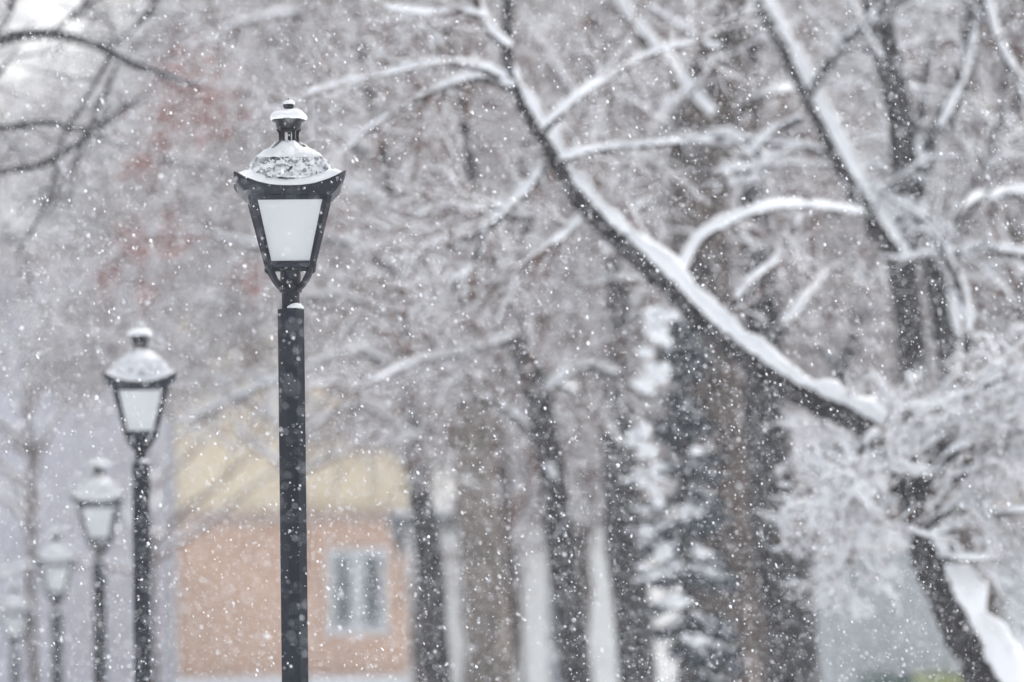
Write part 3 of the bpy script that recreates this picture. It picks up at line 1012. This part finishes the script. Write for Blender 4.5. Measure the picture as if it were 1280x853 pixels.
EXTRA = {
    'rusty_leaf_tree': [
        [(508, 470, 12), (440, 440, 9), (360, 470, 8), (290, 500, 7), (215, 532, 4)],
        [(500, 340, 12), (420, 300, 9), (330, 310, 7), (240, 290, 6), (165, 300, 4), (120, 345, 3)],
        [(480, 210, 12), (400, 150, 9), (320, 120, 8), (240, 110, 6), (190, 150, 4)],
        [(490, 260, 10), (400, 220, 8), (300, 220, 7), (220, 200, 6), (165, 205, 3)],
        [(450, 60, 9), (380, 20, 8), (300, 30, 6), (230, 60, 4)],
        [(500, 400, 9), (420, 370, 7), (340, 390, 6), (260, 380, 4)],
        [(440, -20, 9), (340, -40, 7), (230, -20, 5)],
        [(520, 560, 9), (480, 520, 8), (430, 510, 6), (380, 540, 4)],
    ],
    'pale_trunk_tree': [
        [(590, 560, 16), (530, 500, 12), (460, 490, 9), (390, 480, 5)],
        [(584, 430, 16), (520, 380, 12), (450, 360, 9), (380, 330, 5)],
        [(570, 300, 14), (500, 240, 11), (430, 230, 8), (350, 250, 5)],
        [(560, 180, 12), (490, 110, 10), (400, 80, 8), (300, 90, 5)],
        [(590, 540, 14), (640, 480, 12), (700, 460, 9), (765, 470, 6)],
        [(584, 400, 14), (640, 340, 11), (690, 320, 8)],
        [(550, 60, 12), (480, 10, 9), (400, -40, 6)],
        [(560, 200, 12), (620, 150, 9), (680, 90, 6)],
    ],
    'slanting_tree': [
        [(672, 500, 13), (720, 460, 11), (770, 468, 8)],
        [(645, 420, 12), (590, 440, 9), (520, 452, 7), (460, 480, 4)],
        [(690, 600, 12), (660, 540, 9), (610, 500, 7), (560, 505, 5)],
        [(620, 350, 10), (570, 310, 8), (510, 320, 6)],
        [(620, 350, 10), (660, 280, 8), (680, 220, 6)],
    ],
    'upright_tree': [
        [(773, 560, 12), (730, 500, 9), (690, 480, 7)],
        [(770, 430, 12), (800, 360, 9), (830, 300, 6)],
        [(760, 320, 10), (710, 270, 8), (650, 270, 6)],
        [(746, 260, 10), (790, 190, 8), (850, 120, 6)],
        [(735, 150, 9), (690, 80, 7), (650, 10, 5)],
    ],
    'stout_tree': [
        [(955, 450, 14), (1000, 380, 12), (1040, 340, 8), (1080, 330, 5)],
        [(950, 330, 13), (900, 270, 10), (840, 250, 7), (790, 260, 5)],
        [(940, 230, 12), (990, 170, 9), (1050, 150, 6)],
        [(938, 110, 10), (890, 50, 8), (850, -10, 5)],
        [(966, 600, 12), (1010, 560, 9), (1060, 570, 6)],
    ],
    'broad_trunk_tree': [
        [(880, 150, 26), (830, 80, 20), (780, 20, 15), (740, -60, 8)],
        [(874, 250, 18), (820, 210, 14), (760, 190, 10), (700, 190, 6)],
        [(912, 40, 20), (970, -20, 14), (1030, -60, 8)],
        [(884, 420, 16), (840, 370, 12), (790, 350, 8), (730, 360, 5)],
        [(878, 200, 14), (940, 130, 12), (1000, 110, 8)],
    ],
    'tilted_tree': [
        [(1052, 470, 12), (1020, 420, 9), (1000, 360, 6)],
        [(1080, 380, 10), (1060, 300, 8), (1030, 220, 6)],
        [(1024, 580, 10), (1070, 540, 8), (1110, 500, 5)],
    ],
}
leaf_hosts = []
for name, D, bark, label, pts in MID:
    t = Tree(name, base_of(pts, D), label, 'tree', None, bark, M_TWIG)
    Pm, Rm = main_poly(pts, D, 44, 0, 0.06)
    Pm, Rm = to_ground(Pm, Rm)
    t.stem(Pm, Rm, 0.55, 0.46, 0.006, 0.95, lump=0.25, gap=0.1)
    t.brush(Pm[18:], Rm[18:], [dict(n=20 if pts[0][0] < 700 else (2 if D == 50.5 else 5), L=(0.9, 2.4), ang=0.95, K=7, curve=0.16, t0=0.05, r0=0.030, r1=0.008, up=0.1),
                     dict(n=8, L=(0.4, 1.0), ang=0.8, K=5, curve=0.22, r0=0.013, r1=0.005),
                     dict(n=5, L=(0.15, 0.45), ang=0.8, K=4, curve=0.3, r0=0.007, r1=0.003)], 0.8, (0.012, 0.009, 0.007), gap=0.3)
    for b in EXTRA.get(name, []):
        few = D == 50.5
        Pb, Rb = main_poly(b, D, 18, rng.uniform(-3, 3), 0.1)
        t.stem(Pb, Rb, 0.9, 0.12, 0.014, 0.5, part='limb')
        lv = t.brush(Pb, Rb, [dict(n=5 if few else (16 if pts[0][0] < 700 else 10), L=(0.7, 1.7), ang=0.85, K=6, curve=0.2, r0=0.018, r1=0.006, droop=-0.03),
                         dict(n=7, L=(0.3, 0.8), ang=0.8, K=4, curve=0.25, r0=0.010, r1=0.005),
                         dict(n=4, L=(0.15, 0.4), ang=0.8, K=3, curve=0.3, r0=0.006, r1=0.003)], 0.8, (0.012, 0.009, 0.007), gap=0.3)
        if name == 'rusty_leaf_tree': leaf_hosts.append(lv[1][0])
    if name == 'rusty_leaf_tree':
        # leaves hang in a few clusters
        pts_ = np.concatenate([l.reshape(-1, 3) for l in leaf_hosts])
        px, py_, d = proj(pts_)
        la = Acc()
        for cx, cy, r, n_ in ((238, 122, 34, 330), (222, 100, 26, 120), (270, 130, 24, 90), (176, 204, 14, 90), (168, 304, 17, 110), (216, 300, 17, 90), (130, 345, 12, 50), (184, 372, 12, 50), (318, 350, 14, 50), (200, 170, 14, 50), (425, 265, 16, 40)):
            c = P(cx, cy, D - 4 + rng.uniform(-1.0, 1.0))
            rm = r / FPX * D
            q = c + rng.normal(size=(n_, 3)) * rm * np.array([0.75, 0.9, 0.85])
            U = rng.normal(size=(n_, 3)); U /= np.linalg.norm(U, axis=1, keepdims=True)
            W = np.cross(U, rng.normal(size=(n_, 3))); W /= np.linalg.norm(W, axis=1, keepdims=True)
            s = rng.uniform(0.018, 0.035, (n_, 1))
            V = np.stack([q - U * s * 1.3, q + W * s * 0.7, q + U * s * 1.3, q - W * s * 0.7], 1)
            la.add(V.reshape(-1, 3), np.arange(n_ * 4).reshape(-1, 4))
            # a few twigs that carry them
            K = 5
            n2 = 14
            st = c + rng.normal(size=(n2, 3)) * rm * 0.7
            en = st + rng.normal(size=(n2, 3)) * rm * 0.9 + np.array([0.3, 0, 0.25]) * rm
            s_ = np.linspace(0, 1, K)[None, :, None]
            PP = st[:, None] * (1 - s_) + en[:, None] * s_ + rng.normal(size=(n2, K, 3)) * rm * 0.07
            t.twigs(PP, np.full((n2, K), 0.006), 3, 0.5, 0.006)
        la.build('rusty_leaves', M_RUST, t.root, smooth=False)
    t.done()

# ---- left-edge tree with bare dark branches against the sky
D = 44.0
G_m = [(-150, 1320, 60), (-140, 853, 52), (-130, 500, 44), (-120, 250, 38), (-110, 120, 34), (-90, -20, 26), (-60, -200, 14)]
tG = Tree('bare_tree', base_of(G_m, D), 'bare tree reaching dark arching branches in from the top left edge', 'tree', None, M_BARK, M_TWIG_D)
Pm, Rm = main_poly(G_m, D, 36, 0, 0.05)
Pm, Rm = to_ground(Pm, Rm)
tG.stem(Pm, Rm, 0.5, 0.5, 0.01)
for b in [
    [(-112, 130, 26), (-50, 75, 20), (0, 50, 16), (60, 42, 13), (120, 56, 12), (165, 80, 11), (210, 93, 8), (250, 110, 4)],
    [(-120, 230, 20), (-50, 175, 13), (0, 162, 10), (60, 153, 9), (110, 160, 7), (160, 135, 4)],
    [(-122, 270, 20), (-50, 235, 13), (0, 214, 11), (50, 206, 10), (100, 178, 8), (150, 140, 6), (190, 110, 3)],
    [(130, 62, 8), (160, 40, 8), (190, 10, 7), (215, -40, 5)],
    [(140, 66, 7), (110, 120, 6), (75, 180, 5), (60, 250, 4), (20, 320, 3)],
    [(150, 72, 6), (125, 130, 5), (100, 190, 4), (85, 260, 3)],
    [(-105, 80, 16), (-30, 10, 13), (15, -40, 10), (80, -80, 6)],
    [(-20, 55, 9), (10, 20, 9), (20, -30, 8)],
    [(-110, 150, 16), (-60, 120, 10), (-10, 100, 7), (20, 60, 4)],
    [(60, 42, 6), (100, 10, 5), (130, -40, 4)],
]:
    Pb, Rb = main_poly(b, D, 20, rng.uniform(-1, 1), 0.05)
    tG.stem(Pb, Rb, 0.35, 0.6, 0.004, 1.0, part='branch')
    tG.brush(Pb, Rb, [dict(n=7, L=(0.4, 1.1), ang=0.7, K=6, curve=0.18, r0=0.010, r1=0.004),
                      dict(n=4, L=(0.2, 0.5), ang=0.7, K=4, curve=0.2, r0=0.006, r1=0.003)], 0.45, (0.004, 0.003), gap=0.3)
tG.done()

# ---- background trees: grown whole
BGT = [
    (369, 92, 17, 5.0, 'snowy tree in front of the peach house, its stem hidden behind the sharp lantern post'),
    (173, 100, 14, 4.5, 'snowy tree in front of the lilac grey house, behind the second lantern post'),
    (40, 108, 14.5, 4.2, 'pale snowy tree in front of the left half of the lilac grey house'),  # px centre, depth, height, spread, label
    (-70, 134, 20, 4.5, 'pale snow covered tree at the far left edge behind the small lamps'),
    (165, 136, 22, 4.5, 'pale tree above the gap between the lilac and the peach house'),
    (270, 131, 20, 5.0, 'hazy tree rising behind the left side of the peach house'),
    (400, 126, 21, 5.5, 'hazy tree rising behind the right side of the peach house'),
    (534, 88, 16, 4.0, 'snowy tree in front of the right corner of the peach house'),
    (345, 140, 23, 6.0, 'farthest hazy tree directly above the middle of the peach house'),
    (655, 74, 15, 3.8, 'snowy tree in the gap between the pale trunk and the slanting trunk'),
    (735, 80, 15, 4.0, 'snowy tree filling the space behind the white columns'),
    (840, 76, 15, 4.0, 'snow dusted tree behind the spruce'),
    (930, 82, 16, 4.0, 'snow dusted tree behind the broad brown trunk'),
    (985, 78, 15, 4.0, 'snowy tree behind the tilted thin trunk'),
    (1205, 66, 14, 3.6, 'snowy tree directly behind the forked tree'),
    (1275, 62, 14, 3.8, 'snowy tree at the right edge behind the forked tree'),
    (1330, 70, 15, 4.0, 'snowy tree just beyond the right edge of the pavilion'),
    (590, 100, 18, 4.8, 'hazy snowy tree above the left end of the veranda roof'),
    (800, 108, 19, 5.0, 'hazy snowy tree above the right end of the veranda roof'),
    (1000, 112, 20, 5.0, 'hazy snowy tree in front of the apricot house'),
    (1120, 96, 19, 5.0, 'hazy snowy tree above the grey blue pavilion'),
    (470, 150, 23, 6.0, 'farthest faint tree between the peach house and the veranda'),
]
for px, D, H, SP, label in BGT:
    near = D < 115
    b0 = P(px, 700, D)
    g = float(gh(0, b0[1]))
    n = 22
    zz = np.linspace(-0.1, H, n)
    wob = np.cumsum(rng.normal(size=(n, 2)) * 0.10, axis=0)
    Pm = np.stack([b0[0] + wob[:, 0], b0[1] + wob[:, 1], g + zz], -1)
    Rm = np.interp(zz, [0, H * 0.5, H], [0.24, 0.14, 0.03]) * (0.6 if px in (369, 173, 40) else 1.0)
    if px in (369, 173, 40): Pm[:, :2] = b0[:2] + wob * 0.3
    if px == 534: Pm[:, :2] = b0[:2] + wob * 0.3
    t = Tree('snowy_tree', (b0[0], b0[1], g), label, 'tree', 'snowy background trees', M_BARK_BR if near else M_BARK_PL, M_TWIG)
    t.stem(Pm, Rm, 0.5, 0.5, 0.008)
    low = 0.34 if px > 540 else 0.42
    sc_ = 1.0 if near else 1.35
    lv1 = grow(Pm[None], Rm[None], 34, (SP * 0.45, SP), 1.05, t0=low, K=8, curve=0.14, r0=0.06, r1=0.012, up=0.25, droop=-0.02, mask=False)
    # keep those that can reach the picture
    t.twigs(lv1[0], lv1[1], 5, 1.0, 0.022, lo=0.4, hi=0.85, gap=0.08)
    t.brush(lv1[0], lv1[1], [dict(n=11, L=(0.8 * sc_, 2.0 * sc_), ang=0.8, K=5, curve=0.2, r0=0.022 * sc_, r1=0.008),
                             dict(n=8, L=(0.35 * sc_, 0.9 * sc_), ang=0.8, K=4, curve=0.25, r0=0.011 * sc_, r1=0.006),
                             dict(n=2, L=(0.2, 0.5), ang=0.8, K=3, curve=0.3, r0=0.008 * sc_, r1=0.005)],
            0.8, (0.012 * sc_, 0.011 * sc_, 0.010 * sc_), gap=0.22, mask=near)
    t.done()

# ---- spruce in the middle
D = 48.8
s0 = P(858, 700, D)
g = float(gh(0, s0[1]))
ztop = P(835, 372, D)[2]
tS = Tree('spruce', (s0[0], s0[1], g), 'narrow dark spruce with heavy white snow cushions in front of the broad trunk', 'tree', None, M_BARK, M_NEEDLE)
zz = np.linspace(-0.1, ztop - g, 16)
Pm = np.stack([np.full(16, s0[0]), np.full(16, s0[1]), g + zz], -1)
tS.stem(Pm, np.linspace(0.15, 0.02, 16), 0)
nb = 150
hh = rng.uniform(0.06, 0.985, nb) * (ztop - g)
boughs, brs = [], []
for h in hh:
    az = rng.uniform(0, 2 * math.pi)
    L = (0.09 + 0.52 * (1 - h / (ztop - g)) ** 0.75) * rng.uniform(0.75, 1.15)
    s = np.linspace(0, 1, 6)
    x = s * L
    z = -0.55 * L * s ** 1.5 + 0.15 * L * s + 0.18 * L * s ** 4
    boughs.append(np.stack([s0[0] + x * math.cos(az), s0[1] + x * math.sin(az), g + h + z], -1))
    brs.append(np.linspace(0.018, 0.006, 6))
boughs, brs = np.array(boughs), np.array(brs)
tS.trunk.tubes(boughs, brs, 4)
nn = 130
idx = np.repeat(np.arange(nb), nn)
tt = rng.uniform(0.1, 1, len(idx)) * 5
i0 = np.minimum(tt.astype(int), 4)
fr = (tt - i0)[:, None]
pos = boughs[idx, i0] * (1 - fr) + boughs[idx, i0 + 1] * fr
tan = boughs[idx, i0 + 1] - boughs[idx, i0]
tan /= np.linalg.norm(tan, axis=1, keepdims=True)
side = rng.normal(size=pos.shape)
side[:, 2] *= 0.5
side[:, 2] -= 0.35
d = tan * 0.7 + side / np.linalg.norm(side, axis=1, keepdims=True)
d /= np.linalg.norm(d, axis=1, keepdims=True)
ln = rng.uniform(0.07, 0.17, (len(pos), 1))
W = np.cross(d, rng.normal(size=pos.shape))
W /= np.linalg.norm(W, axis=1, keepdims=True)
V = np.stack([pos, pos + d * ln * 0.5 + W * 0.016, pos + d * ln, pos + d * ln * 0.5 - W * 0.016], 1)
tS.crown.add(V.reshape(-1, 3), np.arange(len(pos) * 4).reshape(-1, 4))


def blob(acc, c, rx, ry, rz, seed=0.0, nu=18, nv=10):
    V = []
    for j in range(nv + 1):
        th = math.pi * j / nv
        for i in range(nu):
            ph = 2 * math.pi * i / nu
            p = np.array([math.sin(th) * math.cos(ph), math.sin(th) * math.sin(ph), math.cos(th)])
            k = 1 + 0.28 * nz(p, 1.6, seed + c[0] * 3)
            V.append((c[0] + p[0] * rx * k, c[1] + p[1] * ry * k, c[2] + p[2] * rz * k))
    F = []
    for j in range(nv):
        for i in range(nu):
            F.append((j * nu + i, (j + 1) * nu + i, (j + 1) * nu + (i + 1) % nu, j * nu + (i + 1) % nu))
    acc.add(V, np.array(F))


keep = rng.random(nb) < 0.75
snow_tubes(tS.snow, boughs[keep], brs[keep] + 0.012, 0.9, 0.014, 6, 0.2, 0.6, lump=0.3)
for (bx, by, bw, bh) in ((822, 440, 24, 46), (826, 392, 16, 16), (812, 475, 20, 14), (795, 545, 20, 20), (812, 566, 17, 14), (800, 596, 20, 12), (815, 628, 20, 14), (806, 662, 17, 12), (835, 690, 18, 16), (812, 716, 24, 11), (838, 750, 17, 12), (822, 590, 12, 20), (860, 640, 14, 9), (880, 690, 14, 9), (868, 800, 16, 10), (872, 560, 12, 8)):
    c = P(bx, by, D - 0.75)
    k = D / FPX
    for _ in range(11):
        o = rng.normal(size=3) * np.array([bw, 26, bh]) * k * 0.52 + np.array([0, 8 * k, 0])
        f_ = rng.uniform(0.18, 0.42) * (1.15 if by < 480 else 0.85)
        blob(tS.snow, c + o, bw * k * f_ * 1.2, bw * k * f_, min(bw, bh) * k * f_ * 0.8, seed=_ * 7.0, nu=10, nv=6)
tS.done()

# ------------------------------------------------------------------ falling snow
DMAX, NF = 50.0, 420000
u = rng.random(NF)
d = 9.0 + (u ** (1 / 2.5)) * (DMAX - 9.0)
px = rng.uniform(-260, 1540, NF)
py_ = rng.uniform(-180, 1030, NF)
C = CAM + d[:, None] * (_f + _r * ((px - 640) / FPX)[:, None] + _u * ((426.5 - py_) / FPX)[:, None])
sz = np.clip(rng.lognormal(math.log(0.0019), 0.50, NF), 0.0009, 0.0066)
octa = np.array([(1, 0, 0), (-1, 0, 0), (0, 1, 0), (0, -1, 0), (0, 0, 1), (0, 0, -1)], float)
of = np.array([(0, 2, 4), (2, 1, 4), (1, 3, 4), (3, 0, 4), (2, 0, 5), (1, 2, 5), (3, 1, 5), (0, 3, 5)])
ax = rng.normal(size=(NF, 3, 3))
q_, _ = np.linalg.qr(ax)
scl = rng.uniform(0.45, 1.35, (NF, 1, 3))
V = octa[None] * scl * rng.uniform(0.7, 1.3, (NF, 6, 1))
V = np.einsum('nij,nkj->nki', q_, V) * sz[:, None, None]
# flakes are falling and drifting: slightly drawn out along their fall
fall = np.array([0.45, 0.0, -0.9])
V = V + (V @ fall)[..., None] * fall * 0.45
V = V + C[:, None]
F = (np.arange(NF)[:, None, None] * 6 + of[None]).reshape(-1, 3)
fs = link_mesh('falling_snow', V.reshape(-1, 3), F, M_FLAKE, None, smooth=False)
tag(fs, 'loose snowflakes falling through the air all over the park', 'snowfall', kind='stuff')

# ------------------------------------------------------------------ haze
hz = Acc().box(-340, 340, -60, 610, -1.6, 27).build('haze', None, None, smooth=False) if False else None
me = bpy.data.meshes.new('haze')
hb_ = Acc().box(-340, 340, -60, 610, -1.6, 27)
me.from_pydata([tuple(v) for v in hb_.V[0]], [], [tuple(int(i) for i in f) for f in hb_.F4[0]])
hm = bpy.data.materials.new('haze_air')
hm.use_nodes = True
n = hm.node_tree.nodes
n.clear()
pv = n.new('ShaderNodeVolumePrincipled')
pv.inputs['Color'].default_value = (0.90, 0.93, 0.985, 1)
pv.inputs['Density'].default_value = HAZE_DENSITY
pv.inputs['Anisotropy'].default_value = 0.2
mo = n.new('ShaderNodeOutputMaterial')
hm.node_tree.links.new(pv.outputs[0], mo.inputs['Volume'])
me.materials.append(hm)
ho = bpy.data.objects.new('haze', me)
COL.objects.link(ho)
tag(ho, 'pale snowy air fading everything in the distance', 'haze', kind='stuff')
